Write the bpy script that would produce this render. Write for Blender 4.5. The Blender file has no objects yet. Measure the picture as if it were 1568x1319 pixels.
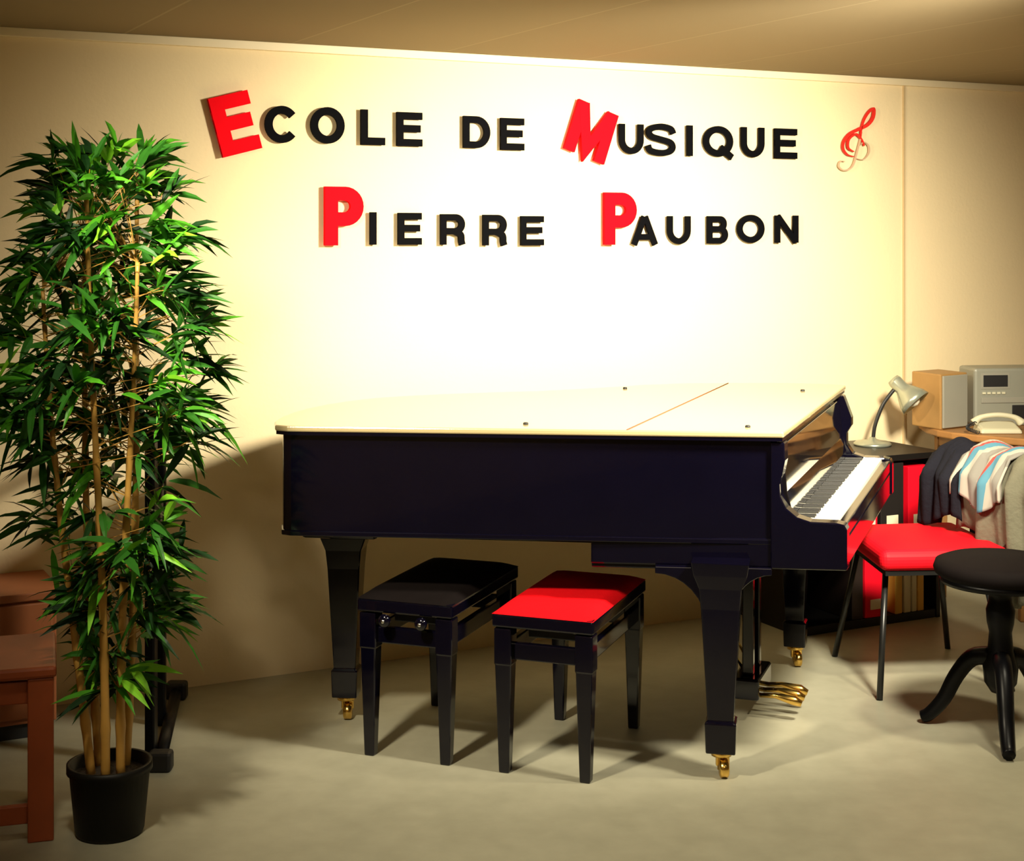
import bpy, bmesh, math, random
from mathutils import Vector, Matrix
random.seed(7)
F=2350.0; CX=784.0; HY=355.0; H=1.6
TH=math.atan(0.505); CT,ST=math.cos(TH),math.sin(TH); WY=5.96
scene=bpy.context.scene

# ---------------------------------------------------------------- helpers
def W(u,v,z=0.0):
    return Vector((u*CT+v*ST, WY+u*ST-v*CT, z))
def px_wall(x,y,v=0.0):
    k=(x-CX)/F
    y0=WY-v/CT
    Y=y0/(1-0.505*k); X=k*Y
    z=H-(y-HY)/F*Y
    u=X*CT+(Y-WY)*ST
    return u,z
def px_z(x,y,z):
    D=(H-z)*F/(y-HY)
    return Vector(((x-CX)/F*D,D,z))
def px_d(x,y,D):
    return Vector(((x-CX)/F*D,D,H-(y-HY)/F*D))

def mat(name,col,rough=0.5,metal=0.0,spec=0.5,coat=0.0,noise=0.0,nscale=8.0,bump=0.0,bscale=60.0,col2=None,sheen=0.0,sub=0.0):
    m=bpy.data.materials.new(name); m.use_nodes=True
    nt=m.node_tree; b=nt.nodes['Principled BSDF']
    b.inputs['Base Color'].default_value=(*col,1)
    b.inputs['Roughness'].default_value=rough
    b.inputs['Metallic'].default_value=metal
    b.inputs['Specular IOR Level'].default_value=spec
    b.inputs['Coat Weight'].default_value=coat
    b.inputs['Coat Roughness'].default_value=0.05
    b.inputs['Sheen Weight'].default_value=sheen
    tc=nt.nodes.new('ShaderNodeTexCoord')
    n=nt.nodes.new('ShaderNodeTexNoise'); n.inputs['Scale'].default_value=nscale; n.inputs['Detail'].default_value=5
    nt.links.new(tc.outputs['Object'],n.inputs['Vector'])
    mx=nt.nodes.new('ShaderNodeMix'); mx.data_type='RGBA'
    c2=col2 if col2 else tuple(c*(1-noise) for c in col)
    mx.inputs['A'].default_value=(*col,1); mx.inputs['B'].default_value=(*c2,1)
    nt.links.new(n.outputs['Fac'],mx.inputs['Factor'])
    nt.links.new(mx.outputs['Result'],b.inputs['Base Color'])
    if bump>0:
        n2=nt.nodes.new('ShaderNodeTexNoise'); n2.inputs['Scale'].default_value=bscale
        nt.links.new(tc.outputs['Object'],n2.inputs['Vector'])
        bp=nt.nodes.new('ShaderNodeBump'); bp.inputs['Strength'].default_value=bump; bp.inputs['Distance'].default_value=0.01
        nt.links.new(n2.outputs['Fac'],bp.inputs['Height']); nt.links.new(bp.outputs['Normal'],b.inputs['Normal'])
    return m

def empty(name,loc):
    e=bpy.data.objects.new(name,None); e.empty_display_size=0.1
    scene.collection.objects.link(e); e.location=loc
    return e
def link(ob,parent=None):
    scene.collection.objects.link(ob)
    if parent is not None:
        ob.parent=parent
        ob.matrix_parent_inverse=Matrix.Translation(-Vector(parent.location))
    return ob
def mesh_obj(name,verts,faces,m,parent=None,bevel=0.0,smooth=False,segs=2,mats=None,fmi=None):
    vs=[Vector(v) for v in verts]
    lo=Vector((min(v.x for v in vs),min(v.y for v in vs),min(v.z for v in vs)))
    hi=Vector((max(v.x for v in vs),max(v.y for v in vs),max(v.z for v in vs)))
    c=(lo+hi)/2
    me=bpy.data.meshes.new(name); me.from_pydata([v-c for v in vs],[],faces)
    if mats:
        for mm in mats: me.materials.append(mm)
        if fmi:
            for p,i in zip(me.polygons,fmi): p.material_index=i
    else: me.materials.append(m)
    bm=bmesh.new(); bm.from_mesh(me); bmesh.ops.recalc_face_normals(bm,faces=bm.faces); bm.to_mesh(me); bm.free()
    if smooth:
        for p in me.polygons: p.use_smooth=True
    ob=bpy.data.objects.new(name,me); ob.location=c
    link(ob,parent)
    if bevel>0:
        bv=ob.modifiers.new('bevel','BEVEL'); bv.width=bevel; bv.segments=segs; bv.limit_method='ANGLE'; bv.angle_limit=0.6
    return ob
def box(name,c,s,m,parent=None,rot=0.0,bevel=0.004,tilt=None):
    c=Vector(c); R=Matrix.Rotation(rot,3,'Z')
    if tilt is not None: R=R@tilt
    vs=[c+R@Vector((sx*s[0]/2,sy*s[1]/2,sz*s[2]/2)) for sx in(-1,1) for sy in(-1,1) for sz in(-1,1)]
    fs=[(0,1,3,2),(4,6,7,5),(0,4,5,1),(2,3,7,6),(0,2,6,4),(1,5,7,3)]
    return mesh_obj(name,vs,fs,m,parent,bevel)
def prism(name,poly,z0,z1,m,parent=None,bevel=0.0,segs=2):
    n=len(poly)
    vs=[(p[0],p[1],z0) for p in poly]+[(p[0],p[1],z1) for p in poly]
    fs=[tuple(range(n))[::-1],tuple(range(n,2*n))]+[(i,(i+1)%n,n+(i+1)%n,n+i) for i in range(n)]
    return mesh_obj(name,vs,fs,m,parent,bevel,segs=segs)
def extr(name,pts3,d,m,parent=None,bevel=0.0):
    n=len(pts3); d=Vector(d)
    vs=[Vector(p) for p in pts3]+[Vector(p)+d for p in pts3]
    fs=[tuple(range(n))[::-1],tuple(range(n,2*n))]+[(i,(i+1)%n,n+(i+1)%n,n+i) for i in range(n)]
    return mesh_obj(name,vs,fs,m,parent,bevel)
def catmull(P,n=8,closed=False):
    out=[];N=len(P)
    rng=range(N if closed else N-1)
    for i in rng:
        if closed: p0,p1,p2,p3=P[i-1],P[i],P[(i+1)%N],P[(i+2)%N]
        else: p0,p1,p2,p3=P[max(i-1,0)],P[i],P[i+1],P[min(i+2,N-1)]
        for j in range(n):
            t=j/n
            out.append(tuple(0.5*((2*b)+(-a+c)*t+(2*a-5*b+4*c-d)*t*t+(-a+3*b-3*c+d)*t**3) for a,b,c,d in zip(p0,p1,p2,p3)))
    if not closed: out.append(tuple(P[-1]))
    return out
def tube(name,pts,r,m,parent=None,smooth=True,seg=10):
    pts=[Vector(p) for p in pts]; n=len(pts)
    rs=r if isinstance(r,(list,tuple)) else [r]*n
    vs=[];fs=[]
    prev=None
    for i,p in enumerate(pts):
        t=(pts[min(i+1,n-1)]-pts[max(i-1,0)]).normalized()
        if prev is None:
            a=t.orthogonal().normalized()
        else:
            a=(prev-t*prev.dot(t)).normalized()
        prev=a; b=t.cross(a)
        for k in range(seg):
            an=2*math.pi*k/seg
            vs.append(p+(a*math.cos(an)+b*math.sin(an))*rs[i])
    for i in range(n-1):
        for k in range(seg):
            fs.append((i*seg+k,i*seg+(k+1)%seg,(i+1)*seg+(k+1)%seg,(i+1)*seg+k))
    fs.append(tuple(range(seg))[::-1]); fs.append(tuple((n-1)*seg+k for k in range(seg)))
    return mesh_obj(name,vs,fs,m,parent,smooth=smooth)
def lathe(name,prof,c,m,parent=None,seg=36,R=None,smooth=True):
    c=Vector(c); vs=[];fs=[]
    R=R or Matrix.Identity(3)
    for (r,z) in prof:
        for k in range(seg):
            a=2*math.pi*k/seg
            vs.append(c+R@Vector((max(r,1e-4)*math.cos(a),max(r,1e-4)*math.sin(a),z)))
    for i in range(len(prof)-1):
        for k in range(seg):
            fs.append((i*seg+k,i*seg+(k+1)%seg,(i+1)*seg+(k+1)%seg,(i+1)*seg+k))
    ob=mesh_obj(name,vs,fs,m,parent,smooth=smooth)
    return ob
def sqloft(name,c,secs,m,parent=None,rot=0.0,bevel=0.004):
    R=Matrix.Rotation(rot,3,'Z'); c=Vector(c); vs=[];fs=[]
    for z,a,b in secs:
        for sx,sy in((-1,-1),(1,-1),(1,1),(-1,1)):
            vs.append(c+R@Vector((sx*a,sy*b,z)))
    n=len(secs)
    for i in range(n-1):
        for k in range(4): fs.append((i*4+k,i*4+(k+1)%4,(i+1)*4+(k+1)%4,(i+1)*4+k))
    fs.append((3,2,1,0)); fs.append(tuple((n-1)*4+k for k in range(4)))
    return mesh_obj(name,vs,fs,m,parent,bevel)

# ---------------------------------------------------------------- materials
M_wall=mat('wall_paint',(0.86,0.71,0.45),0.8,noise=0.05,nscale=2.0,bump=0.08,bscale=60,spec=.2)
M_trim=mat('trim_paint',(0.88,0.76,0.52),0.5,noise=0.05)
M_floor=mat('floor_lino',(0.38,0.365,0.275),0.42,spec=0.25,col2=(0.27,0.26,0.19),nscale=11,bump=0.05,bscale=40)
M_black=mat('black_lacquer',(0.0022,0.0018,0.007),0.09,spec=0.30,coat=0.35,noise=0.3)
M_blacksat=mat('black_satin',(0.003,0.003,0.004),0.35,spec=0.15,noise=0.3)
M_lid=mat('lid_wall_reflection',(0.52,0.42,0.22),0.22,spec=0.8,coat=0.8,noise=0.05,bump=0.05,bscale=200)  # black lid; cream base paints in the reflection of the lit wall
M_gold=mat('brass',(0.85,0.55,0.14),0.2,metal=1.0,noise=0.1)
M_letterk=mat('letter_black',(0.003,0.003,0.004),0.7,noise=0.2,spec=0.03)
M_red=mat('letter_red',(0.9,0.003,0.010),0.7,noise=0.03,spec=0.03)
M_velvet=mat('velvet_red',(0.85,0.003,0.008),0.85,noise=0.15,nscale=40,bump=0.2,bscale=300,spec=0.1)
M_velvetk=mat('velvet_black',(0.006,0.004,0.004),0.8,noise=0.3,nscale=30,spec=0.08)
M_ivory=mat('key_white',(0.9,0.86,0.7),0.25,noise=0.03)
M_chrome=mat('steel',(0.6,0.6,0.6),0.2,metal=1.0,noise=0.1)
M_wood=mat('table_wood',(0.42,0.20,0.06),0.45,noise=0.35,nscale=12)
M_redwood=mat('red_wood',(0.36,0.075,0.02),0.5,noise=0.35,nscale=10)
M_greyplastic=mat('grey_plastic',(0.30,0.29,0.24),0.45,noise=0.1)
M_silver=mat('silver_plastic',(0.28,0.28,0.23),0.4,noise=0.1)
M_white=mat('white_plastic',(0.62,0.59,0.43),0.4,noise=0.05)
M_dark=mat('dark_plastic',(0.012,0.012,0.013),0.5,noise=0.2)
M_pot=mat('pot_black',(0.004,0.004,0.004),0.5,noise=0.2,spec=.25)
M_soil=mat('soil',(0.03,0.018,0.01),0.95,noise=0.5,nscale=60,bump=0.8)

M_ceil=mat('ceiling_panels',(0.42,0.33,0.19),0.8,noise=0.15)
nt=M_ceil.node_tree; bs=nt.nodes['Principled BSDF']; bs.inputs['Specular IOR Level'].default_value=.1
tc=nt.nodes.new('ShaderNodeTexCoord'); br=nt.nodes.new('ShaderNodeTexBrick')
br.inputs['Color1'].default_value=(0.27,0.215,0.13,1); br.inputs['Color2'].default_value=(0.255,0.20,0.12,1)
br.inputs['Mortar'].default_value=(0.32,0.26,0.16,1); br.inputs['Scale'].default_value=1.0
br.inputs['Mortar Size'].default_value=0.005; br.inputs['Brick Width'].default_value=0.6; br.inputs['Row Height'].default_value=6; br.offset=0.0
nt.links.new(tc.outputs['Object'],br.inputs['Vector']); nt.links.new(br.outputs['Color'],bs.inputs['Base Color'])

# ---------------------------------------------------------------- room
U0,U1,V1,HC=-3.6,4.2,7.4,2.28
def slab(name,corners,th,m):
    return extr(name,corners,th,m)
slab('floor',[W(U0,0,0),W(U1,0,0),W(U1,V1,0),W(U0,V1,0)],(0,0,-0.1),M_floor)
me=bpy.data.meshes.new('ceiling'); a,b=(U1-U0)/2,V1/2
me.from_pydata([(sx*a,sy*b,sz*0.05) for sx in(-1,1) for sy in(-1,1) for sz in(-1,1)],[],[(0,1,3,2),(4,6,7,5),(0,4,5,1),(2,3,7,6),(0,2,6,4),(1,5,7,3)])
me.materials.append(M_ceil); ce=bpy.data.objects.new('ceiling',me); ce.location=W((U0+U1)/2,V1/2,HC+0.05); ce.rotation_euler=(0,0,TH); link(ce)
bv=-Vector((ST,-CT,0))
slab('wall_back',[W(U0,0,0),W(U1,0,0),W(U1,0,HC),W(U0,0,HC)],bv*0.1,M_wall)
slab('wall_left',[W(U0,0,0),W(U0,V1,0),W(U0,V1,HC),W(U0,0,HC)],Vector((-CT,-ST,0))*0.1,M_wall)
slab('wall_right',[W(U1,0,0),W(U1,V1,0),W(U1,V1,HC),W(U1,0,HC)],Vector((CT,ST,0))*0.1,M_wall)
slab('wall_front',[W(U0,V1,0),W(U1,V1,0),W(U1,V1,HC),W(U0,V1,HC)],-bv*0.1,M_wall)
def wallbox(name,u0,u1,z0,z1,v0,v1,m,parent=None,bevel=0.002):
    return extr(name,[W(u0,v0,z0),W(u1,v0,z0),W(u1,v0,z1),W(u0,v0,z1)],(W(0,v1)-W(0,v0)),m,parent,bevel)
wallbox('trim_1',U0,U1,HC-0.030,HC,0.0,0.022,M_trim)
uj,_=px_wall(1383,400)
M_joint=mat('joint_brown',(0.62,0.46,0.25),0.6,noise=0.1)
wallbox('trim_2',uj-0.005,uj+0.005,0,HC-0.030,0.0,0.009,M_joint,bevel=0.001)

# ---------------------------------------------------------------- sign letters
def ell(cx,cy,rx,ry,a0,a1,n=22):
    return [(cx+rx*math.cos(math.radians(a0+(a1-a0)*i/n)),cy+ry*math.sin(math.radians(a0+(a1-a0)*i/n))) for i in range(n+1)]
def glyph(ch,w,h,t):
    a=t/2; S=[]
    if ch=='E': S=[([(a,0),(a,h)],0),([(0,h-a),(w,h-a)],0),([(0,h*.52),(w*.93,h*.52)],0),([(0,a),(w,a)],0)]
    elif ch=='L': S=[([(a,0),(a,h)],0),([(0,a),(w,a)],0)]
    elif ch=='I': S=[([(w/2,0),(w/2,h)],0)]
    elif ch=='C': S=[(ell(w/2,h/2,w/2-a,h/2-a,38,322,30),0)]
    elif ch=='O': S=[(ell(w/2,h/2,w/2-a,h/2-a,0,360,36)[:-1],1)]
    elif ch=='Q': S=[(ell(w/2,h/2,w/2-a,h/2-a,0,360,36)[:-1],1),([(w*.58,h*.3),(w*.97,-h*.02)],0)]
    elif ch=='D':
        r=h/2-a; S=[([(a,a)]+ell(w-a-r*.95,h/2,r*.95,r,-90,90,18)+[(a,h-a)],1)]
    elif ch=='U':
        r=w/2-a; S=[([(a,h)]+ell(w/2,a+r,r,r,180,360,16)+[(w-a,h)],0)]
    elif ch=='P':
        y0=h*.40+a*.4; r=(h-a-y0)/2; S=[([(a,0),(a,h)],0),([(0.01*w,h-a)]+ell(w-a-r,(h-a+y0)/2,r,r,90,-90,14)+[(0.01*w,y0)],0)]
    elif ch=='R':
        y0=h*.40+a*.4; r=(h-a-y0)/2; S=[([(a,0),(a,h)],0),([(0.01*w,h-a)]+ell(w-a-r-.02*w,(h-a+y0)/2,r,r,90,-90,14)+[(0.01*w,y0)],0),
           (catmull([(w*.55,y0),(w-a*1.6,h*.33),(w-a*1.3,h*.12),(w-a,0)],5),0)]
    elif ch=='B':
        y0=h*.53; r=(h-a-y0)/2; r2=(y0-a)/2
        S=[([(a,0),(a,h)],0),([(0.01*w,h-a)]+ell(w-a-r-.06*w,(h-a+y0)/2,r,r,90,-90,12)+[(0.01*w,y0)],0),([(0.01*w,y0)]+ell(w-a-r2,(y0+a)/2,r2,r2,90,-90,12)+[(0.01*w,a)],0)]
    elif ch=='A': S=[([(a,0),(w/2-a*.15,h)],0),([(w-a,0),(w/2+a*.15,h)],0),([(w*.22,h*.28),(w*.78,h*.28)],0)]
    elif ch=='N': S=[([(a,0),(a,h)],0),([(w-a,0),(w-a,h)],0),([(a*1.05,h-a*.3),(w-a*1.05,a*.3)],0)]
    elif ch=='M': S=[([(a,0),(a,h)],0),([(w-a,0),(w-a,h)],0),([(a*1.1,h-a*.3),(w/2,h*.15),(w-a*1.1,h-a*.3)],0)]
    elif ch=='S':
        P=[(.93,.70),(.84,.85),(.52,.92),(.2,.86),(.1,.73),(.2,.59),(.5,.51),(.82,.42),(.91,.27),(.8,.13),(.5,.08),(.16,.14),(.07,.31)]
        S=[([(x*w,y*h) for x,y in catmull(P,4)],0)]
    return S
def ribbon(pts,closed,t):
    n=len(pts); L=[];R=[]
    ts=t if isinstance(t,list) else [t]*n
    for i in range(n):
        p=Vector(pts[i])
        if closed: p0,p1=Vector(pts[i-1]),Vector(pts[(i+1)%n])
        else: p0,p1=(Vector(pts[i-1]) if i>0 else None),(Vector(pts[i+1]) if i<n-1 else None)
        d0=(p-p0).normalized() if p0 is not None else None
        d1=(p1-p).normalized() if p1 is not None else None
        if d0 is None: d=d1;k=1
        elif d1 is None: d=d0;k=1
        else:
            d=(d0+d1).normalized(); k=1/max(0.45,d.dot(d1))
        nn=Vector((-d.y,d.x))*ts[i]/2*k
        L.append(p+nn);R.append(p-nn)
    return L,R
def sign_letter(name,strokes,t,org,rot,m,v0=0.022,v1=0.042,parent=None,size=None):
    vs=[];fs=[]; w,h=size
    c,s=math.cos(rot),math.sin(rot)
    def tr(p):
        x,y=p[0]-w/2,p[1]-h/2
        return (org[0]+w/2+x*c-y*s, org[1]+h/2+x*s+y*c)
    for si,(pts,cl) in enumerate(strokes):
        L,R=ribbon(pts,cl,t); n=len(pts); b=len(vs)
        vf=v1+0.0004*si
        for p,q in zip(L,R):
            for pp in (p,q):
                u,z=tr(pp)
                vs.append(W(u,vf,z)); vs.append(W(u,v0,z))
        rng=range(n if cl else n-1)
        for i in rng:
            j=(i+1)%n; A=b+i*4; B=b+j*4
            fs+= [(A,A+2,B+2,B),(A+1,B+1,B+3,A+3),(A,B,B+1,A+1),(A+2,A+3,B+3,B+2)]
        if not cl:
            A=b; fs.append((A,A+1,A+3,A+2)); A=b+(n-1)*4; fs.append((A,A+2,A+3,A+1))
    return mesh_obj(name,vs,fs,m,parent)
sign=empty('wall_sign_lettering',W(0,0.03,1.8))
VL=0.026
def put(ch,x0,y0,x1,y1,m,name,rot=0,pw=None,ph=None,tk=0.212,depth=(0.014,VL)):
    if pw is None:
        ua,zt=px_wall(x0,(y0),VL); ub,_=px_wall(x1,y0,VL)
        um=(x0+x1)/2; _,zt=px_wall(um,y0,VL); _,zb=px_wall(um,y1,VL)
    else:
        cx,cy=(x0+x1)/2,(y0+y1)/2
        ua,_=px_wall(cx-pw/2,cy,VL); ub,_=px_wall(cx+pw/2,cy,VL)
        _,zt=px_wall(cx,cy-ph/2,VL); _,zb=px_wall(cx,cy+ph/2,VL)
    w,h=ub-ua,zt-zb; t=tk*h
    if ch=='S': t*=.92
    sign_letter(name,glyph(ch,w,h,t),t,(ua,zb),rot,m,depth[0],depth[1],sign,(w,h))
row=[('C',406,162,458,219),('O',476,164,528,220),('L',553,168,590,222),('E',608,172,647,224),('D',710,178,751,227),('E',767,181,803,230),
('U',949,190,986,236),('S',990,190,1035,238),('I',1051,192,1063,239),('Q',1078,193,1123,240),('U',1136,195,1171,241),('E',1187,197,1221,243),
('I',566,325,578,375),('E',610,326,646,375),('R',675,328,713,375),('R',740,329,777,376),('E',798,331,833,376),
('A',968,332,1008,375),('U',1023,331,1058,374),('B',1084,331,1115,373),('O',1130,329,1171,372),('N',1188,330,1223,372)]
for i,(c,x0,y0,x1,y1) in enumerate(row): put(c,x0,y0,x1,y1,M_letterk,'letter_%s_%d'%(c.lower(),i))
put('E',316,137,403,242,M_red,'initial_e',rot=math.radians(15),pw=62,ph=92,tk=0.235,depth=(0.014,0.032))
put('M',865,152,945,252,M_red,'initial_m',rot=math.radians(-19),pw=64,ph=80,tk=0.235,depth=(0.014,0.032))
put('P',497,286,556,376,M_red,'initial_p_1',tk=0.235,depth=(0.014,0.032))
put('P',925,295,974,375,M_red,'initial_p_2',tk=0.235,depth=(0.014,0.032))
# treble clef
ua,zt=px_wall(1280,165); ub,zb=px_wall(1333,262)
cw,chh=(ub-ua),(zt-zb)
clef=empty('treble_clef_ornament',W((ua+ub)/2,0.02,(zt+zb)/2))
M_clefr=mat('clef_red',(0.75,0.03,0.02),0.6,noise=0.1,spec=.1); M_clefs=mat('clef_pale',(0.60,0.42,0.28),0.5,noise=0.1,spec=.2)
def clefstroke(name,P,widths,m,v):
    C=catmull(P,8); n=len(C)
    ts=[widths[0]+(widths[1]-widths[0])*math.sin(math.pi*i/(n-1)) for i in range(n)]
    pts=[(x*cw,y*chh) for x,y in C]
    L,R=ribbon(pts,0,ts); vs=[];fs=[]
    for p,q in zip(L,R):
        for pp in(p,q):
            vs.append(W(ua+pp.x,v+0.005,zb+pp.y)); vs.append(W(ua+pp.x,v-0.005,zb+pp.y))
    for i in range(n-1):
        A=i*4;B=A+4
        fs+= [(A,A+2,B+2,B),(A+1,B+1,B+3,A+3),(A,B,B+1,A+1),(A+2,A+3,B+3,B+2)]
    fs.append((0,1,3,2)); A=(n-1)*4; fs.append((A,A+2,A+3,A+1))
    mesh_obj(name,vs,fs,m,clef)
clefstroke('upper_loop',[(.62,.52),(.64,.66),(.72,.82),(.86,.95),(1.0,1.0),(.98,.86),(.82,.74),(.55,.66),(.3,.58),(.14,.46),(.12,.34),(.24,.25),(.42,.22)],(.003,.014),M_clefr,0.02)
clefstroke('inner_curl',[(.42,.30),(.26,.36),(.28,.50),(.48,.58),(.64,.5),(.72,.4)],(.003,.010),M_clefr,0.021)
clefstroke('stem',[(.66,.62),(.58,.42),(.5,.25),(.42,.1),(.3,.02),(.12,.0),(.0,.06),(.04,.14),(.16,.14)],(.003,.006),M_clefs,0.019)
clefstroke('lower_bowl',[(.45,.2),(.7,.18),(.86,.28),(.86,.4),(.72,.46),(.6,.4)],(.002,.005),M_clefs,0.018)

# ---------------------------------------------------------------- grand piano
ZL=1.015
piano=empty('grand_piano',(0.3,5.1,0))
lidpx=[(1200,662),(1295,590),(1260,588),(1200,586.5),(1115,586.5),(1050,587),(985,589.5),(900,595),(820,599),(750,601),(680,603.5),(620,606.5),(575,609.5),(535,614),(500,619.5),(470,625.5),(447,632),(430,639),(420,646),(421,651),(440,652.5),(800,657)]
lid=[px_z(x,y,ZL) for x,y in lidpx]
def inset(poly,d):
    n=len(poly); out=[]
    area=sum(poly[i].x*poly[(i+1)%n].y-poly[(i+1)%n].x*poly[i].y for i in range(n))
    sg=1 if area>0 else -1
    for i in range(n):
        p0,p,p1=poly[i-1].xy,poly[i].xy,poly[(i+1)%n].xy
        d0=(p-p0).normalized(); d1=(p1-p).normalized()
        n0=Vector((-d0.y,d0.x))*sg; n1=Vector((-d1.y,d1.x))*sg
        b=(n0+n1).normalized(); k=d/max(0.5,b.dot(n1))
        out.append(p+b*k)
    return out
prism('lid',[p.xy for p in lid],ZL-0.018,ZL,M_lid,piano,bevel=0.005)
prism('lid_edge',inset(lid,0.004),ZL-0.028,ZL-0.0175,M_black,piano)
body=inset(lid,0.025)
prism('case_rim',body,0.686,ZL-0.024,M_black,piano,bevel=0.006)
prism('case_moulding',inset(lid,0.020),0.680,0.696,M_black,piano,bevel=0.003)
A=lid[0].copy(); A.z=0; B=lid[1].copy(); B.z=0
ek=(B-A).normalized(); KL=(B-A).length
es=Vector((0.993,-0.119,0))
def P(s,k,z): 
    v=A+es*s+ek*k; return Vector((v.x,v.y,z))
f0=px_z(960,658.5,ZL+0.0004); f1=px_z(1115,587,ZL+0.0004)
M_hinge=mat('hinge_copper',(0.25,0.07,0.04),0.6,metal=0.0,noise=0.1,spec=.1)
tube('lid_hinge',[f0,f1],0.0020,M_hinge,piano)
for i,(x,y) in enumerate([(805,650),(957,595.5),(1145,654.5),(1229,599)]):
    c=px_z(x,y,ZL); lathe('lid_button_%d'%i,[(0,-.002),(.008,-.002),(.008,.004),(.006,.006),(0,.006)],c,M_dark,piano,seg=16)
for i,x in enumerate([555,935]):
    c=px_z(x,665,ZL-0.03); box('side_hinge_%d'%i,c+Vector((0,-0.0,0.002)),(0.08,0.012,0.008),M_gold,piano,rot=-0.12,bevel=0.001)
kb=[P(-.57,.02,0),P(.175,.02,0),P(.175,KL-.02,0),P(-.5,KL-.03,0)]
prism('keybed',[p.xy for p in kb],0.612,0.70,M_black,piano,bevel=0.006)
prism('keybed_top',[p.xy for p in [P(-.03,.02,0),P(.17,.02,0),P(.17,KL-.02,0),P(-.03,KL-.02,0)]],0.70,0.722,M_black,piano)
prism('key_slip',[p.xy for p in [P(.145,.03,0),P(.175,.03,0),P(.175,KL-.03,0),P(.145,KL-.03,0)]],0.70,0.742,M_black,piano,bevel=0.004)
prof=[(-.04,.985),(.0,.982),(.002,.93),(-.006,.89),(-.014,.86),(-.012,.825),(.005,.79),(.035,.765),(.075,.752),(.15,.75),(.172,.745),(.18,.73),(.18,.612),(-.04,.612)]
extr('cheek_near',[P(s,0.012,z) for s,z in prof],ek*0.06,M_black,piano,bevel=0.004)
prof2=[(-.04,.985),(.0,.982),(.012,.95),(.03,.90),(.03,.87),(.012,.84),(.012,.80),(.035,.765),(.075,.752),(.15,.75),(.172,.745),(.18,.73),(.18,.612),(-.04,.612)]
extr('cheek_far',[P(s,KL-.075,z) for s,z in prof2],ek*0.06,M_black,piano,bevel=0.004)
fb=[(-.03,.97),(-.012,.97),(-.002,.83),(.012,.775),(.012,.748),(-.03,.748)]
M_fall=mat('fallboard_lacquer',(0.004,0.0035,0.006),0.05,spec=1.0,coat=1.0,noise=0.3)
extr('fallboard',[P(s,0.075,z) for s,z in fb],ek*(KL-.155),M_fall,piano,bevel=0.003)
k0,k1=0.085,KL-0.085; nk=52; kw=(k1-k0)/nk
vs=[];fs=[]
def addbox(vs,fs,s0,s1,ka,kb_,z0,z1):
    b=len(vs)
    for s in(s0,s1):
        for k in(ka,kb_):
            for z in(z0,z1): vs.append(P(s,k,z))
    fs+=[tuple(b+i for i in f) for f in [(0,1,3,2),(4,6,7,5),(0,4,5,1),(2,3,7,6),(0,2,6,4),(1,5,7,3)]]
for i in range(nk): addbox(vs,fs,.005,.143,k0+i*kw+.0006,k0+(i+1)*kw-.0006,.722,.748)
mesh_obj('white_keys',vs,fs,M_ivory,piano)
vs=[];fs=[]
for i in range(nk-1):
    if (i%7) in (0,1,3,4,5): addbox(vs,fs,.012,.075,k0+(i+1)*kw-.0045,k0+(i+1)*kw+.0045,.745,.755)
mesh_obj('black_keys',vs,fs,M_dark,piano,bevel=0.001)
def pleg(i,x,y,rot,s=1.0,ztop=0.64):
    sqloft('leg_%d'%i,(x,y,0),[(ztop,.085*s,.07*s),(.60,.078*s,.065*s),(.56,.062*s,.058*s),(.5,.056*s,.052*s),(.17,.038*s,.036*s),(.165,.046*s,.042*s),(.075,.043*s,.040*s)],M_black,piano,rot,0.004)
    lathe('caster_stem_%d'%i,[(0,.02),(.012,.02),(.012,.06),(.03,.062),(.03,.078),(0,.078)],(x,y,0),M_gold,piano,seg=20)
    R=Matrix.Rotation(math.pi/2,3,'Y')
    lathe('caster_wheel_%d'%i,[(0,-.014),(.02,-.014),(.026,-.01),(.026,.01),(.02,.014),(0,.014)],(x+.006,y-.012,.026),M_gold,piano,seg=24,R=R)
    box('caster_fork_%d'%i,(x+.004,y+.004,.045),(.04,.018,.03),M_gold,piano,bevel=0.003)
pleg(1,-0.545,5.05,-0.1,0.95,0.69)
pleg(2,0.615,4.51,-0.2,1.0)
pleg(3,1.045,5.66,-0.3,0.9)
def bracket(name,c,d,rng,z0,thick=.05):
    d=Vector(d).normalized(); nrm=Vector((-d.y,d.x,0))
    pts=[(0,z0),(rng,z0)]
    for j in range(9):
        a=math.pi/2*(1-j/8.0)
        pts.append((rng-(rng-.0)*math.cos(a)*1.0, z0-.02-(rng*1.05)*(1-math.sin(a)) ))
    pts.append((0,z0-.02-rng*1.05))
    extr(name,[Vector(c)+d*s-nrm*thick/2+Vector((0,0,z)) for s,z in pts],nrm*thick,M_black,piano,bevel=0.002)
bracket('knee_1',(0.575,4.54,0),(-1,0.12,0),.15,.615,.09)
bracket('knee_2',(0.655,4.54,0),(1,-0.12,0),.11,.615,.09)
bracket('knee_3',(-0.50,5.05,0),(1,-0.1,0),.13,.69,.09)
bracket('knee_4',(-0.585,5.05,0),(-1,0.1,0),.10,.69,.08)
prism('tail_block',[(-0.66,4.80),(-0.42,4.77),(-0.38,5.2),(-0.63,5.22)],0.64,0.688,M_black,piano,bevel=0.012)
prism('front_skirt',[P(-.57,.03,0).xy,P(-.2,.03,0).xy,P(-.2,.3,0).xy,P(-.57,.3,0).xy],0.60,0.615,M_black,piano,bevel=0.004)
for i,(a,b) in enumerate([((-.4,5.1),(.35,5.0)),((-.35,5.25),(.5,5.6))]):
    a=Vector((*a,.64));b=Vector((*b,.64)); d=b-a
    box('beam_%d'%i,(a+b)/2,(d.length,.07,.1),M_blacksat,piano,rot=math.atan2(d.y,d.x))
LX,LY=0.80,5.12
lr=math.atan2(ek.y,ek.x)
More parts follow.
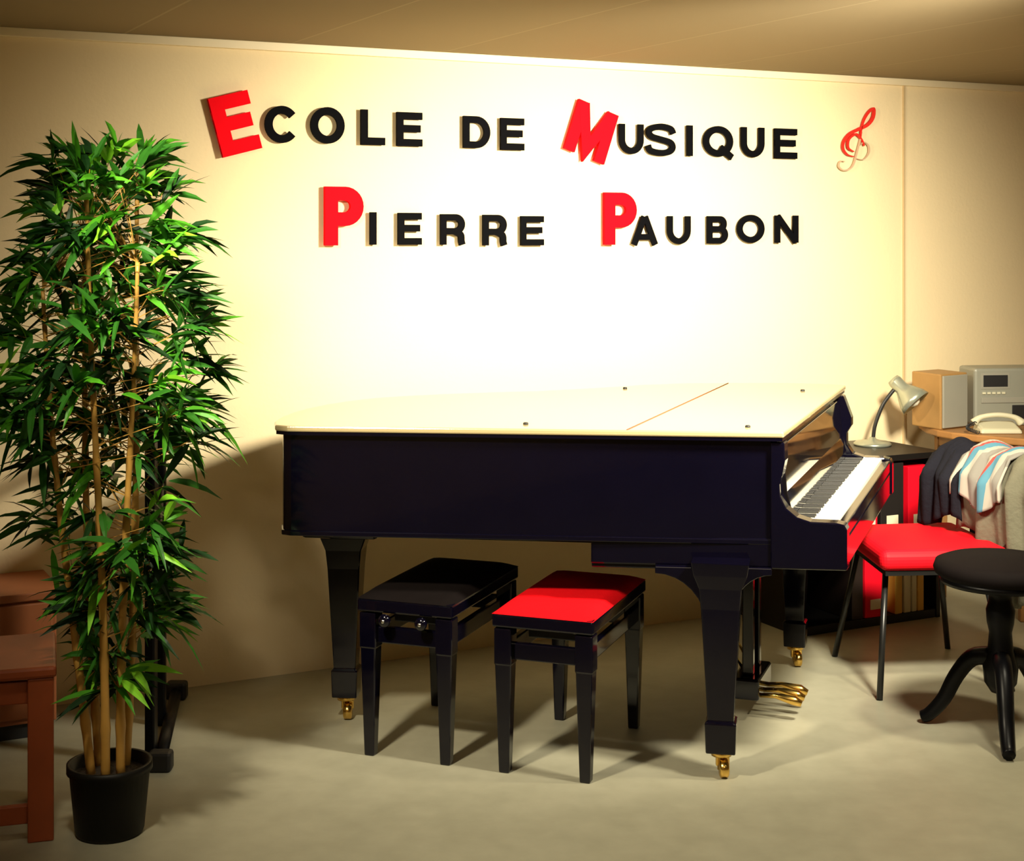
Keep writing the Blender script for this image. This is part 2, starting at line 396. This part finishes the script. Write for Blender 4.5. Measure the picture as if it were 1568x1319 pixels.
for i,o in enumerate((-.06,.06)):
    c=Vector((LX,LY,0))+ek*o
    sqloft('lyre_post_%d'%i,c,[(.62,.022,.022),(.45,.018,.018),(.14,.018,.018)],M_black,piano,lr)
box('lyre_foot',(LX,LY,.105),(.24,.09,.07),M_black,piano,rot=lr,bevel=.008)
box('lyre_head',(LX,LY,.60),(.22,.07,.05),M_black,piano,rot=lr,bevel=.008)
pd=Vector((ek.y,-ek.x,0))
for i,o in enumerate((-.065,0,.065)):
    c=Vector((LX,LY,.075))+ek*o
    pts=[c+pd*.03,c+pd*.09+Vector((0,0,.004)),c+pd*.15+Vector((0,0,-.006)),c+pd*.175+Vector((0,0,-.015))]
    tube('pedal_%d'%i,pts,[.007,.009,.016,.010],M_gold,piano)
for i,o in enumerate((-.05,.05)):
    a=Vector((LX,LY,.12))+ek*o; b=a-pd*.30+Vector((0,0,.49))
    tube('lyre_brace_%d'%i,[a,b],.005,M_gold,piano)

# ---------------------------------------------------------------- benches
def bench(cx,cy,rot,topmat,zt,knob=True):
    e=empty('piano_bench',(cx,cy,0)); R=Matrix.Rotation(rot,3,'Z')
    w,l=.30,.57
    def L(x,y,z): 
        v=R@Vector((x,y,0)); return Vector((cx+v.x,cy+v.y,z))
    n=14; vs=[];fs=[]
    for i in range(n+1):
        for j in range(n+1):
            a=-1+2*i/n; b=-1+2*j/n
            ed=(1-abs(a)**8)*(1-abs(b)**8)
            vs.append(L(a*w/2*1.04,b*l/2*1.03,zt-.022+.022*ed**.5))
    for i in range(n):
        for j in range(n): fs.append((i*(n+1)+j,(i+1)*(n+1)+j,(i+1)*(n+1)+j+1,i*(n+1)+j+1))
    mesh_obj('cushion_top',vs,fs,topmat,e,smooth=True)
    box('seat_frame',L(0,0,zt-.041),(w*1.04,l*1.03,.040),M_black,e,rot=rot,bevel=.006)
    box('mechanism',L(0,0,zt-.085),(w*.5,l*.7,.045),M_dark,e,rot=rot)
    z=zt-.135
    for nm,x,y,sx,sy in(('rail_front',0,-l/2+.03,w-.06,.022),('rail_back',0,l/2-.03,w-.06,.022),('rail_left',-w/2+.03,0,.022,l-.06),('rail_right',w/2-.03,0,.022,l-.06)):
        box(nm,L(x,y,z),(sx,sy,.05),M_black,e,rot=rot,bevel=.004)
    k=0
    for sx in(-1,1):
        for sy in(-1,1):
            k+=1
            sqloft('leg_%d'%k,L(sx*(w/2-.025),sy*(l/2-.025),0),[(zt-.065,.027,.027),(zt-.17,.027,.027),(zt-.175,.025,.025),(.0,.016,.016)],M_black,e,rot,.004)
    if knob:
        Rk=R@Matrix.Rotation(math.pi/2,3,'X')
        for s in(-1,1):
            lathe('knob_%d'%(s+2),[(0,.0),(.012,.0),(.012,.01),(.018,.012),(.020,.022),(.016,.03),(0,.032)],L(.06*s,-l/2+.0,zt-.08),M_black,e,seg=20,R=Rk)
            lathe('knob_cap_%d'%(s+2),[(0,.030),(.007,.032),(.005,.035),(0,.036)],L(.06*s,-l/2+.0,zt-.08),M_chrome,e,seg=14,R=Rk)
bench(-.225,4.90,math.radians(-20),M_velvetk,.505)
bench(.187,4.75,math.radians(-20),M_velvet,.495,knob=False)

# ---------------------------------------------------------------- bamboo
pc=Vector((-1.072,4.09,0))
plant=empty('potted_bamboo',pc)
lathe('pot',[(0,0),(.086,0),(.09,.01),(.105,.165),(.112,.167),(.112,.188),(.102,.188),(.098,.155),(0,.153)],pc,M_pot,plant)
lathe('soil',[(0,.160),(.05,.163),(.098,.157)],pc,M_soil,plant)
M_cane=mat('bamboo_cane',(0.66,0.35,0.08),0.4,noise=0.45,nscale=20,col2=(0.42,0.25,0.05))
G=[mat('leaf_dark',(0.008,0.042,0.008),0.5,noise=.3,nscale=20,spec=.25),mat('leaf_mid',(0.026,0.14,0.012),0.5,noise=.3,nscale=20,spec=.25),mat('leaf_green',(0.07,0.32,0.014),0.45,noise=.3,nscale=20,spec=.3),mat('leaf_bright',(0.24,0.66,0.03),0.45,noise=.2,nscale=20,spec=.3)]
canes=[]
spec=[(-.055,-.02,-.12,.02,1.45),(-.005,-.06,-.02,-.03,1.72),(.045,-.03,.03,-.02,1.55),(.025,.05,.03,.08,1.80),(-.04,.05,-.07,.06,1.62)]
for i,(x,y,dx,dy,ht) in enumerate(spec):
    pts=[];rs=[]
    z=.155;k=0
    ph=random.random()*6
    while z<ht:
        t=(z-.155)/(ht-.155)
        q=pc+Vector((x+dx*t+.012*math.sin(ph+4*t),y+dy*t,z))
        r=.0125*(1-.6*t)
        nod=(k%5==4)
        pts.append(q); rs.append(r*(1.22 if nod else 1))
        z+=.035; k+=1
    tube('cane_%d'%i,pts,rs,M_cane,plant,seg=10); canes.append(pts)
def rad(z):
    tab=[(.35,.14),(.5,.21),(.75,.26),(.95,.28),(1.15,.32),(1.35,.30),(1.5,.25),(1.65,.25),(1.78,.19),(1.88,.08),(2.0,.03)]
    if z<=tab[0][0]: return tab[0][1]
    for (a,ra),(b,rb) in zip(tab,tab[1:]):
        if z<=b: return ra+(rb-ra)*(z-a)/(b-a)
    return .03
LV=[];LF=[];LM=[];SV=[];SF=[]
def leaf(o,d,L,w,mi):
    d=d.normalized(); up=Vector((0,0,1))
    side=d.cross(up)
    if side.length<.05: side=Vector((1,0,0))
    side.normalize(); a=random.uniform(-1.2,1.2)
    side=(Matrix.Rotation(a,3,d)@side)
    nrm=side.cross(d)
    droop=random.uniform(.1,.45)
    b=len(LV); prof=[(0,.12),(.18,.75),(.4,1),(.7,.7),(1,0.02)]
    for t,k in prof:
        c=o+d*L*t+Vector((0,0,-1))*droop*L*t*t
        LV.append(c-side*w*k/2+nrm*w*k*.12); LV.append(c); LV.append(c+side*w*k/2+nrm*w*k*.12)
    for i in range(4):
        r=b+i*3
        LF.append((r,r+1,r+4,r+3)); LF.append((r+1,r+2,r+5,r+4)); LM.extend((mi,mi))
def twig(a,b,r):
    bb=len(SV); d=(b-a).normalized(); p=d.orthogonal().normalized(); q=d.cross(p)
    for c,rr in((a,r),(b,r*.5)):
        for k in range(4):
            an=math.pi/2*k; SV.append(c+(p*math.cos(an)+q*math.sin(an))*rr)
    for k in range(4): SF.append((bb+k,bb+(k+1)%4,bb+4+(k+1)%4,bb+4+k))
for n in range(425):
    cz=random.choice(canes)
    z=random.uniform(.36,1.78)
    if z<.50 and random.random()<.45: continue
    if z<1.0 and random.random()<.38: continue
    cand=min(cz,key=lambda p:abs(p.z-z))
    ang=random.uniform(0,2*math.pi)
    R=rad(z)*(random.uniform(.25,1.0) if random.random()<.5 else random.uniform(.7,1.05))
    out=Vector((math.cos(ang),math.sin(ang),0))
    if z<1.0 and abs(out.x)<.45 and out.y<0: R=rad(z)*.5; 
    if z<1.0 and abs(out.x)<.40 and out.y<0 and random.random()<.6: continue
    if z<.65 and out.x<0: R*=.6
    tgt=Vector((pc.x,pc.y,z))+out*max(.02,R-.06)
    tip=tgt+Vector((0,0,random.uniform(.0,.07)))
    st=cand.copy(); st.z=min(cand.z,z-.03)
    twig(st,tip,.0022)
    nl=random.randint(5,9)
    base_m=random.random()
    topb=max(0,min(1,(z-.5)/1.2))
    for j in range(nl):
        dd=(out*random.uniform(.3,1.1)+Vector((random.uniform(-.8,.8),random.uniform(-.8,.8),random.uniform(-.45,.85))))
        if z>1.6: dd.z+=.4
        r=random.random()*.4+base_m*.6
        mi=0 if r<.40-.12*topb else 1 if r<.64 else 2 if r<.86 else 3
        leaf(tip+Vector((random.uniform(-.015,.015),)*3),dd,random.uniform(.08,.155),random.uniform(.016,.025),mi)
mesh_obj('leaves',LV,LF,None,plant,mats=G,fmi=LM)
mesh_obj('twigs',SV,SF,M_cane,plant)

# ---------------------------------------------------------------- keyboard stand (folded, black)
st=empty('keyboard_stand',(-1.0,4.75,0))
x1=px_z(262,1168,0)
box('upright_1',(x1.x-.06,x1.y,.50),(.03,.05,1.0),M_blacksat,st,bevel=.006)
box('upright_2',(x1.x-.11,x1.y+.35,.50),(.03,.03,1.0),M_blacksat,st,bevel=.006)
tube('foot_bar',[(x1.x-.02,x1.y-.06,.025),(x1.x-.12,x1.y+.62,.025)],.02,M_blacksat,st)
box('foot_cap_1',(x1.x-.015,x1.y-.07,.03),(.07,.05,.06),M_dark,st,bevel=.01)
box('foot_cap_2',(x1.x-.12,x1.y+.63,.03),(.07,.05,.06),M_dark,st,bevel=.01)
tube('cross_bar',[(x1.x-.06,x1.y,.99),(x1.x-.11,x1.y+.35,.99)],.015,M_blacksat,st)
tube('brace',[(x1.x-.06,x1.y,.30),(x1.x-.11,x1.y+.35,.8)],.012,M_blacksat,st)

# ---------------------------------------------------------------- wooden stool (left)
ws=empty('wooden_stool',(-1.42,4.2,0))
ox,oy=-1.228,4.05; wr=math.radians(17); RW=Matrix.Rotation(wr,3,'Z')
def ST_(x,y,z):
    v=RW@Vector((x,y,0)); return Vector((ox+v.x,oy+v.y,z))
for i,(x,y) in enumerate([(-.015,0),(-.32,0),(-.015,.30),(-.32,.30)]):
    sqloft('leg_%d'%(i+1),ST_(x,y,0),[(.43,.033,.027),(0,.033,.027)],M_redwood,ws,wr,.004)
box('seat',ST_(-.17,.15,.445),(.39,.37,.03),M_redwood,ws,rot=wr,bevel=.008)
box('apron_front',ST_(-.16,0,.39),(.27,.02,.06),M_redwood,ws,rot=wr)
box('apron_back',ST_(-.16,.30,.39),(.27,.02,.06),M_redwood,ws,rot=wr)
box('apron_side',ST_(-.01,.15,.39),(.02,.26,.06),M_redwood,ws,rot=wr)
box('stretcher_front',ST_(-.16,0,.07),(.27,.02,.05),M_redwood,ws,rot=wr)
box('stretcher_side',ST_(-.01,.15,.11),(.02,.26,.05),M_redwood,ws,rot=wr)
u_r,_=px_wall(85,900,.3)
cab=empty('low_cabinet',W(u_r-.5,.17,0))
M_cab=mat('cabinet_wood',(0.38,0.12,0.04),0.55,noise=.3,nscale=9)
wallbox('carcass',u_r-1.1,u_r,0.05,.44,.01,.32,M_cab,cab,.004)
wallbox('top',u_r-1.12,u_r+.015,.44,.465,.005,.34,M_cab,cab,.004)
wallbox('plinth',u_r-1.08,u_r-.02,0,.05,.03,.30,M_dark,cab)
for i in range(3): wallbox('door_panel_%d'%i,u_r-1.08+i*.36,u_r-1.08+i*.36+.345,.07,.43,.32,.335,M_cab,cab,.004)
for i in range(3): lathe('handle_%d'%i,[(0,0),(.008,0),(.008,.015),(.014,.02),(0,.026)],W(u_r-1.08+i*.36+.30,.335,.3),M_gold,cab,seg=14,R=Matrix.Rotation(TH,3,'Z')@Matrix.Rotation(math.pi/2,3,'X'))

# ---------------------------------------------------------------- shelf unit with binders
c0=px_z(1440,945,0); 
def toUV(p):
    d=Vector((p.x,p.y-WY)); return d.x*CT+d.y*ST, d.x*ST-d.y*CT
u1,v1=toUV(c0); u0=u1-.72
hs=.69
sh=empty('black_shelf_unit',W((u0+u1)/2,v1/2,0))
M_shelf=mat('shelf_black',(0.006,0.005,0.005),0.4,noise=.2)
vb=.02
wallbox('side_left',u0,u0+.022,0,hs-.025,vb,v1,M_shelf,sh); wallbox('side_right',u1-.022,u1,0,hs-.025,vb,v1,M_shelf,sh)
wallbox('top',u0-.005,u1+.005,hs-.025,hs,vb,v1+.01,M_shelf,sh)
wallbox('shelf_mid',u0+.022,u1-.022,.34,.362,vb,v1-.005,M_shelf,sh); wallbox('bottom',u0+.022,u1-.022,.0,.035,vb,v1-.005,M_shelf,sh)
wallbox('back',u0+.022,u1-.022,.035,hs-.025,vb,vb+.01,M_shelf,sh)
M_bred=mat('binder_red',(0.85,0.004,0.02),0.5,noise=.05,spec=.2); M_label=mat('label_paper',(.8,.7,.5),.7,noise=.05)
M_byel=mat('folder_yellow',(0.75,0.42,0.06),0.5,noise=.1); M_bwhite=mat('folder_cream',(0.7,0.62,0.42),0.6,noise=.1)
bd=empty('ring_binders',W(u1-.2,v1-.15,.4))
def binder(i,px0,px1,z0,h,m,label=True):
    def uf(x):
        k=(x-CX)/F; y0=WY-v1/CT; Y=y0/(1-.505*k); return k*Y*CT+(Y-WY)*ST
    ua,ub=uf(px0),uf(px1)
    wallbox('binder_%d'%i,ua,ub,z0,z0+h,v1-.28,v1-.005,m,bd,.003)
    if label:
        wallbox('label_%d'%i,ua+(ub-ua)*.25,ub-(ub-ua)*.25,z0+h*.12,z0+h*.27,v1-.0048,v1-.003,M_label,bd,0)
binder(1,1392,1424,.364,.27,M_bred); binder(2,1326,1357,.036,.27,M_bred)
binder(3,1372,1383,.036,.26,M_byel,False); binder(4,1386,1396,.036,.25,M_bwhite,False); binder(5,1398,1405,.036,.27,M_bwhite,False); binder(6,1407,1416,.036,.255,M_byel,False)
binder(7,1330,1345,.364,.27,M_bred); binder(8,1318,1328,.364,.25,M_bwhite,False)
binder(9,1350,1385,.364,.29,mat('binder_black',(.012,.01,.01),.4)); binder(10,1306,1323,.036,.27,mat('binder_dark',(.02,.012,.01),.4),False)

# ---------------------------------------------------------------- desk lamp
lb=px_z(1336,682,hs); lamp=empty('desk_lamp',lb)
M_lampk=mat('lamp_arm',(0.02,0.02,0.02),0.3,noise=.1)
M_lampm=mat('lamp_metal',(0.42,0.45,0.36),0.3,metal=.6,noise=.1)
lathe('base',[(0,0),(.078,0),(.08,.008),(.07,.016),(.02,.022),(.012,.035),(0,.036)],lb,M_lampm,lamp)
D=lb.y
pts=[px_d(1337,672,D),px_d(1339,655,D),px_d(1345,636,D),px_d(1353,618,D),px_d(1363,604,D),px_d(1373,592,D)]
tube('gooseneck',catmull([tuple(p) for p in pts],4),.0085,M_lampk,lamp)
hc=px_d(1376,590,D); ax=(px_d(1404,622,D)-hc); ax.y-=.045; ax.normalize()
q=Vector((0,0,1)).rotation_difference(ax).to_matrix()
lathe('shade',[(0,-.035),(.026,-.034),(.03,-.02),(.03,.02),(.045,.045),(.064,.08),(.070,.105),(.067,.105),(.06,.08),(.04,.046),(.026,.02),(0,.01)],hc,M_lampm,lamp,R=q)
M_bulb=mat('bulb_glass',(.9,.88,.7),.15,noise=.02)
lathe('bulb',[(0,.02),(.014,.025),(.018,.05),(.032,.075),(.030,.095),(.016,.11),(0,.114)],hc,M_bulb,lamp,R=q)

# ---------------------------------------------------------------- side table with hi-fi
zt=.76
tp=[(1.80,6.80),(1.785,6.62),(1.80,6.50),(1.84,6.42),(1.92,6.34),(2.10,6.20),(2.8,6.40),(2.95,7.38)]
tp=[Vector(p) for p in tp]
tb=empty('wooden_side_table',(2.3,6.6,0))
prism('top',tp,zt-.03,zt,M_wood,tb,bevel=.006)
for i,(x,y) in enumerate([(1.88,6.72),(2.10,6.30),(2.74,6.47),(2.82,7.2)]):
    sqloft('leg_%d'%i,(x,y,0),[(zt-.03,.025,.025),(0,.018,.018)],M_wood,tb)
prism('apron',[(1.86,6.74),(1.87,6.52),(2.10,6.28),(2.72,6.46),(2.8,7.2)],zt-.09,zt-.03,M_wood,tb)
M_spk=mat('speaker_wood',(0.40,0.22,0.07),.5,noise=.25,nscale=15)
sp=empty('loudspeaker',(1.92,6.68,zt))
a0=px_d(1396,640,6.66);a1=px_d(1440,652,6.50);a2=px_d(1481,652,6.60)
prism('cabinet',[(a0.x,a0.y),(a1.x,a1.y),(a2.x,a2.y),(a0.x+(a2.x-a1.x),a0.y+(a2.y-a1.y))],zt,zt+.235,M_spk,sp,bevel=.005)
dn=Vector((a2.x-a1.x,a2.y-a1.y,0)); nn=Vector((dn.y,-dn.x,0)).normalized()
q0=Vector((a1.x,a1.y,zt+.006))+dn*.05; q1=Vector((a1.x,a1.y,zt+.006))+dn*.95
extr('grille',[q0,q1,q1+Vector((0,0,.222)),q0+Vector((0,0,.222))],nn*.010,M_greyplastic,sp,.003)
so=empty('stereo_system',(2.15,6.7,zt))
b0=px_d(1492,650,6.62); bd2=Vector((.985,.12,0)).normalized(); bn=Vector((-bd2.y,bd2.x,0))
def sb(name,s0,s1,n0,n1,z0,z1,m,bev=.003):
    o=Vector((b0.x,b0.y,zt))
    pts=[o+bd2*s0+bn*n0,o+bd2*s1+bn*n0,o+bd2*s1+bn*n1,o+bd2*s0+bn*n1]
    return prism(name,[p.xy for p in pts],zt+z0,zt+z1,m,so,bevel=bev)
sb('body',0,.34,.0,.17,0,.25,M_silver,.012)
sb('display',.04,.15,-.004,.0,.17,.22,M_dark,.001)
sb('display_bezel',.03,.16,-.002,.001,.160,.230,M_greyplastic,.001)
sb('cd_tray',.03,.28,-.005,.0,.10,.125,M_greyplastic,.002)
sb('cassette_door',.17,.31,-.005,.0,.03,.09,M_dark,.002)
for i in range(5): sb('button_%d'%i,.035+i*.022,.05+i*.022,-.006,.0,.138,.148,M_white,.001)
ph=empty('telephone',(2.1,6.38,zt))
pcn=Vector((px_d(1530,655,6.40).x,6.42,zt))
pp=[(-.09,-.06),(.09,-.06),(.09,.06),(-.09,.06)]
vs=[pcn+Vector((x,y,0)) for x,y in pp]+[pcn+Vector((x*.9,y*.9,.02 if y<0 else .045)) for x,y in pp]
mesh_obj('base',vs,[(3,2,1,0),(4,5,6,7),(0,1,5,4),(1,2,6,5),(2,3,7,6),(3,0,4,7)],M_white,ph,.01)
tube('handset',catmull([tuple(pcn+Vector(v)) for v in((-.10,0,.040),(-.07,.0,.064),(0,.0,.074),(.07,0,.064),(.10,0,.04))],5),[.019,.018,.016,.014,.012,.011,.010,.010,.010,.010,.010,.010,.010,.010,.010,.011,.012,.014,.016,.018,.019],M_white,ph)
coil=[]
for i in range(120):
    t=i/119; coil.append(tuple(pcn+Vector((-.10-.04*math.sin(t*math.pi)+.006*math.cos(t*90),-.02-.05*t,.035*(1-t)+.008+.006*math.sin(t*90)))))
tube('cord',coil,.0018,M_dark,ph,seg=5)

# ---------------------------------------------------------------- red chair with clothes
ch=empty('red_padded_chair',(1.47,5.56,0))
M_cvr=mat('chair_red',(0.85,0.004,0.014),.6,noise=.15,nscale=15,spec=.2)
seat=[(1.27,5.28),(1.74,5.32),(1.68,5.84),(1.25,5.78)]
M_cfr=mat('chair_frame',(0.01,0.01,0.01),.35,noise=.1)
prism('seat_pad',seat,.425,.50,M_cvr,ch,bevel=.032,segs=5)
prism('seat_shell',[(1.29,5.30),(1.72,5.34),(1.66,5.82),(1.27,5.76)],.41,.427,M_cfr,ch)
feet=[((1.31,5.38),(1.255,5.24)),((1.29,5.72),(1.215,5.78)),((1.66,5.42),(1.74,5.34)),((1.60,5.76),(1.672,5.89))]
for i,(a,b) in enumerate(feet): tube('leg_%d'%(i+1),[(a[0],a[1],.415),(b[0],b[1],0.0)],.011,M_cfr,ch)
bp0,bp1=Vector((1.85,5.36,0)),Vector((1.66,5.84,0))
tube('back_post_1',[(1.68,5.40,.42),(1.78,5.37,.55),(1.84,5.37,.79)],.011,M_cfr,ch)
tube('back_post_2',[(1.60,5.80,.42),(1.63,5.83,.55),(1.66,5.84,.79)],.011,M_cfr,ch)
prism('back_pad',[(1.84,5.39),(1.865,5.40),(1.69,5.83),(1.665,5.82)],.62,.79,M_cvr,ch,bevel=.01)
clothes=empty('draped_coats',(1.75,5.6,.6))
def drape(name,p0,p1,front,back,m,seed,th=.03,zc=.845,flare=.03):
    p0=Vector((*p0,0));p1=Vector((*p1,0)); al=(p1-p0); n=Vector((-al.y,al.x,0)).normalized()
    if n.x>0: n=-n
    NU,NV=40,44; vs=[];fs=[]; tot=front+back
    rnd=random.Random(seed); ph=[rnd.uniform(0,6) for _ in range(5)]
    for i in range(NU+1):
        a=i/NU
        for j in range(NV+1):
            s=-front*(1+.15*math.sin(6*a+ph[3]))+(tot)*(j/NV)
            d=abs(s); fold=.016*math.sin(a*17+ph[0]+s*3)+.010*math.sin(a*31+ph[1]-s*5)
            k=min(1,d/.12)
            if s<0: off=n*(th+flare*k+fold*k); z=zc-max(0,d-.02)
            else: off=-n*(th+flare*k+fold*k); z=zc-max(0,d-.02)
            if d<.03:
                t=s/.03; off=-n*(th*t); z=zc+.02*(1-t*t)*1.0-.01
            sp=1+.16*min(1,d/.3)
            base=p0+al*(.5+(a-.5)*sp)
            vs.append(base+off+Vector((0,0,z+.012*math.sin(a*9+ph[2])-.02*(abs(a-.5)*2)**3)))
    for i in range(NU):
        for j in range(NV): fs.append((i*(NV+1)+j,(i+1)*(NV+1)+j,(i+1)*(NV+1)+j+1,i*(NV+1)+j+1))
    ob=mesh_obj(name,vs,fs,m,clothes,smooth=True)
    so_=ob.modifiers.new('solid','SOLIDIFY'); so_.thickness=.008
    return ob
M_jk=mat('jacket_dark',(.012,.012,.018),.9,noise=.3,bump=.3,spec=.1)
M_gc=mat('coat_grey',(.18,.17,.12),.9,noise=.5,nscale=9,bump=.3,spec=.1)
def bl(t): return tuple((bp0+(bp1-bp0)*t).xy)
drape('dark_jacket',bl(.56),bl(1.02),.28,.42,M_jk,3,th=.035,zc=.80,flare=.09)
drape('grey_coat',bl(-.12),bl(.58),.34,.55,M_gc,5,th=.045,zc=.80,flare=.06)
M_scarf=mat('scarf_striped',(.5,.2,.18),.9)
nt=M_scarf.node_tree; bs=nt.nodes['Principled BSDF']; tc=nt.nodes.new('ShaderNodeTexCoord')
sx=nt.nodes.new('ShaderNodeSeparateXYZ'); mm=nt.nodes.new('ShaderNodeMath'); mm.operation='MULTIPLY'; mm.inputs[1].default_value=9
fr=nt.nodes.new('ShaderNodeMath'); fr.operation='FRACT'; cr=nt.nodes.new('ShaderNodeValToRGB'); cr.color_ramp.interpolation='CONSTANT'
nt.links.new(tc.outputs['Object'],sx.inputs[0]); nt.links.new(sx.outputs['Y'],mm.inputs[0]); nt.links.new(mm.outputs[0],fr.inputs[0]); nt.links.new(fr.outputs[0],cr.inputs[0]); nt.links.new(cr.outputs[0],bs.inputs['Base Color'])
els=cr.color_ramp.elements; els[0].color=(.06,.18,.25,1); els[1].position=.2; els[1].color=(.40,.05,.04,1)
for p,c in((.32,(.34,.31,.26,1)),(.6,(.18,.17,.15,1)),(.85,(.30,.28,.24,1))): e_=els.new(p); e_.color=c
drape('striped_scarf',bl(.14),bl(.62),.20,.25,M_scarf,9,th=.055,zc=.815,flare=.065)

# ---------------------------------------------------------------- black swivel stool right
sc=Vector((1.55,4.87,0)); stl=empty('swivel_piano_stool',sc)
lathe('seat',[(0,.505),(.19,.505),(.203,.515),(.207,.53),(.20,.55),(.17,.562),(0,.565)],sc,M_velvetk,stl,seg=48)
lathe('seat_ring',[(0,.485),(.185,.485),(.19,.505),(0,.505)],sc,M_blacksat,stl,seg=48)
lathe('column',[(0,.14),(.03,.14),(.05,.17),(.055,.22),(.04,.27),(.035,.33),(.042,.36),(.045,.40),(.036,.43),(.036,.465),(.08,.48),(.08,.49),(0,.49)],sc,M_blacksat,stl)
for i,an in enumerate((148,258,28)):
    d=Vector((math.cos(math.radians(an)),math.sin(math.radians(an)),0))
    pts=[sc+d*.03+Vector((0,0,.25)),sc+d*.09+Vector((0,0,.235)),sc+d*.14+Vector((0,0,.17)),sc+d*.18+Vector((0,0,.09)),sc+d*.225+Vector((0,0,.035)),sc+d*.25+Vector((0,0,.02))]
    tube('leg_%d'%(i+1),catmull([tuple(p) for p in pts],4),[.03-.0005*j for j in range(20)]+[.02],M_blacksat,stl)

# ---------------------------------------------------------------- lights
def spot(name,loc,target,power,col,ang,blend,size):
    l=bpy.data.lights.new(name,'SPOT'); l.energy=power; l.color=col; l.spot_size=math.radians(ang); l.spot_blend=blend; l.shadow_soft_size=size
    o=bpy.data.objects.new(name,l); scene.collection.objects.link(o); o.location=loc
    o.rotation_euler=(Vector(target)-Vector(loc)).to_track_quat('-Z','Y').to_euler(); return o
spot('ceiling_spotlight',(1.50,3.80,2.12),(0.45,5.9,1.05),900,(1.0,0.91,0.70),98,1.0,0.16)
spot('ceiling_spotlight.001',(-0.95,3.15,2.18),(0.45,5.05,0.55),300,(1.0,0.88,0.64),98,1.0,0.08)
spot('ceiling_spotlight.002',(1.97,4.27,2.2),(1.45,4.9,0.0),130,(1.0,0.88,0.62),100,1.0,0.08)
l=bpy.data.lights.new('fill_light','AREA'); l.energy=12; l.color=(1,.82,.55); l.size=1.2  # added fill, not a room fixture; brightens the front of the floor
o=bpy.data.objects.new('fill_light',l); scene.collection.objects.link(o); o.location=(.4,1.6,2.2)
w=bpy.data.worlds.new('world'); scene.world=w; w.use_nodes=True
w.node_tree.nodes['Background'].inputs['Color'].default_value=(1,.85,.6,1); w.node_tree.nodes['Background'].inputs['Strength'].default_value=.1

scene.view_settings.view_transform='Standard'
scene.view_settings.look='None'
scene.view_settings.exposure=0.0
# ---------------------------------------------------------------- camera
cam=bpy.data.cameras.new('camera'); cam.sensor_fit='HORIZONTAL'; cam.sensor_width=36; cam.lens=F/1568*36
cam.shift_y=-(659.5-HY)/1568
co=bpy.data.objects.new('camera',cam); scene.collection.objects.link(co); co.location=(0,0,H); co.rotation_euler=(math.pi/2,0,0)
scene.camera=co
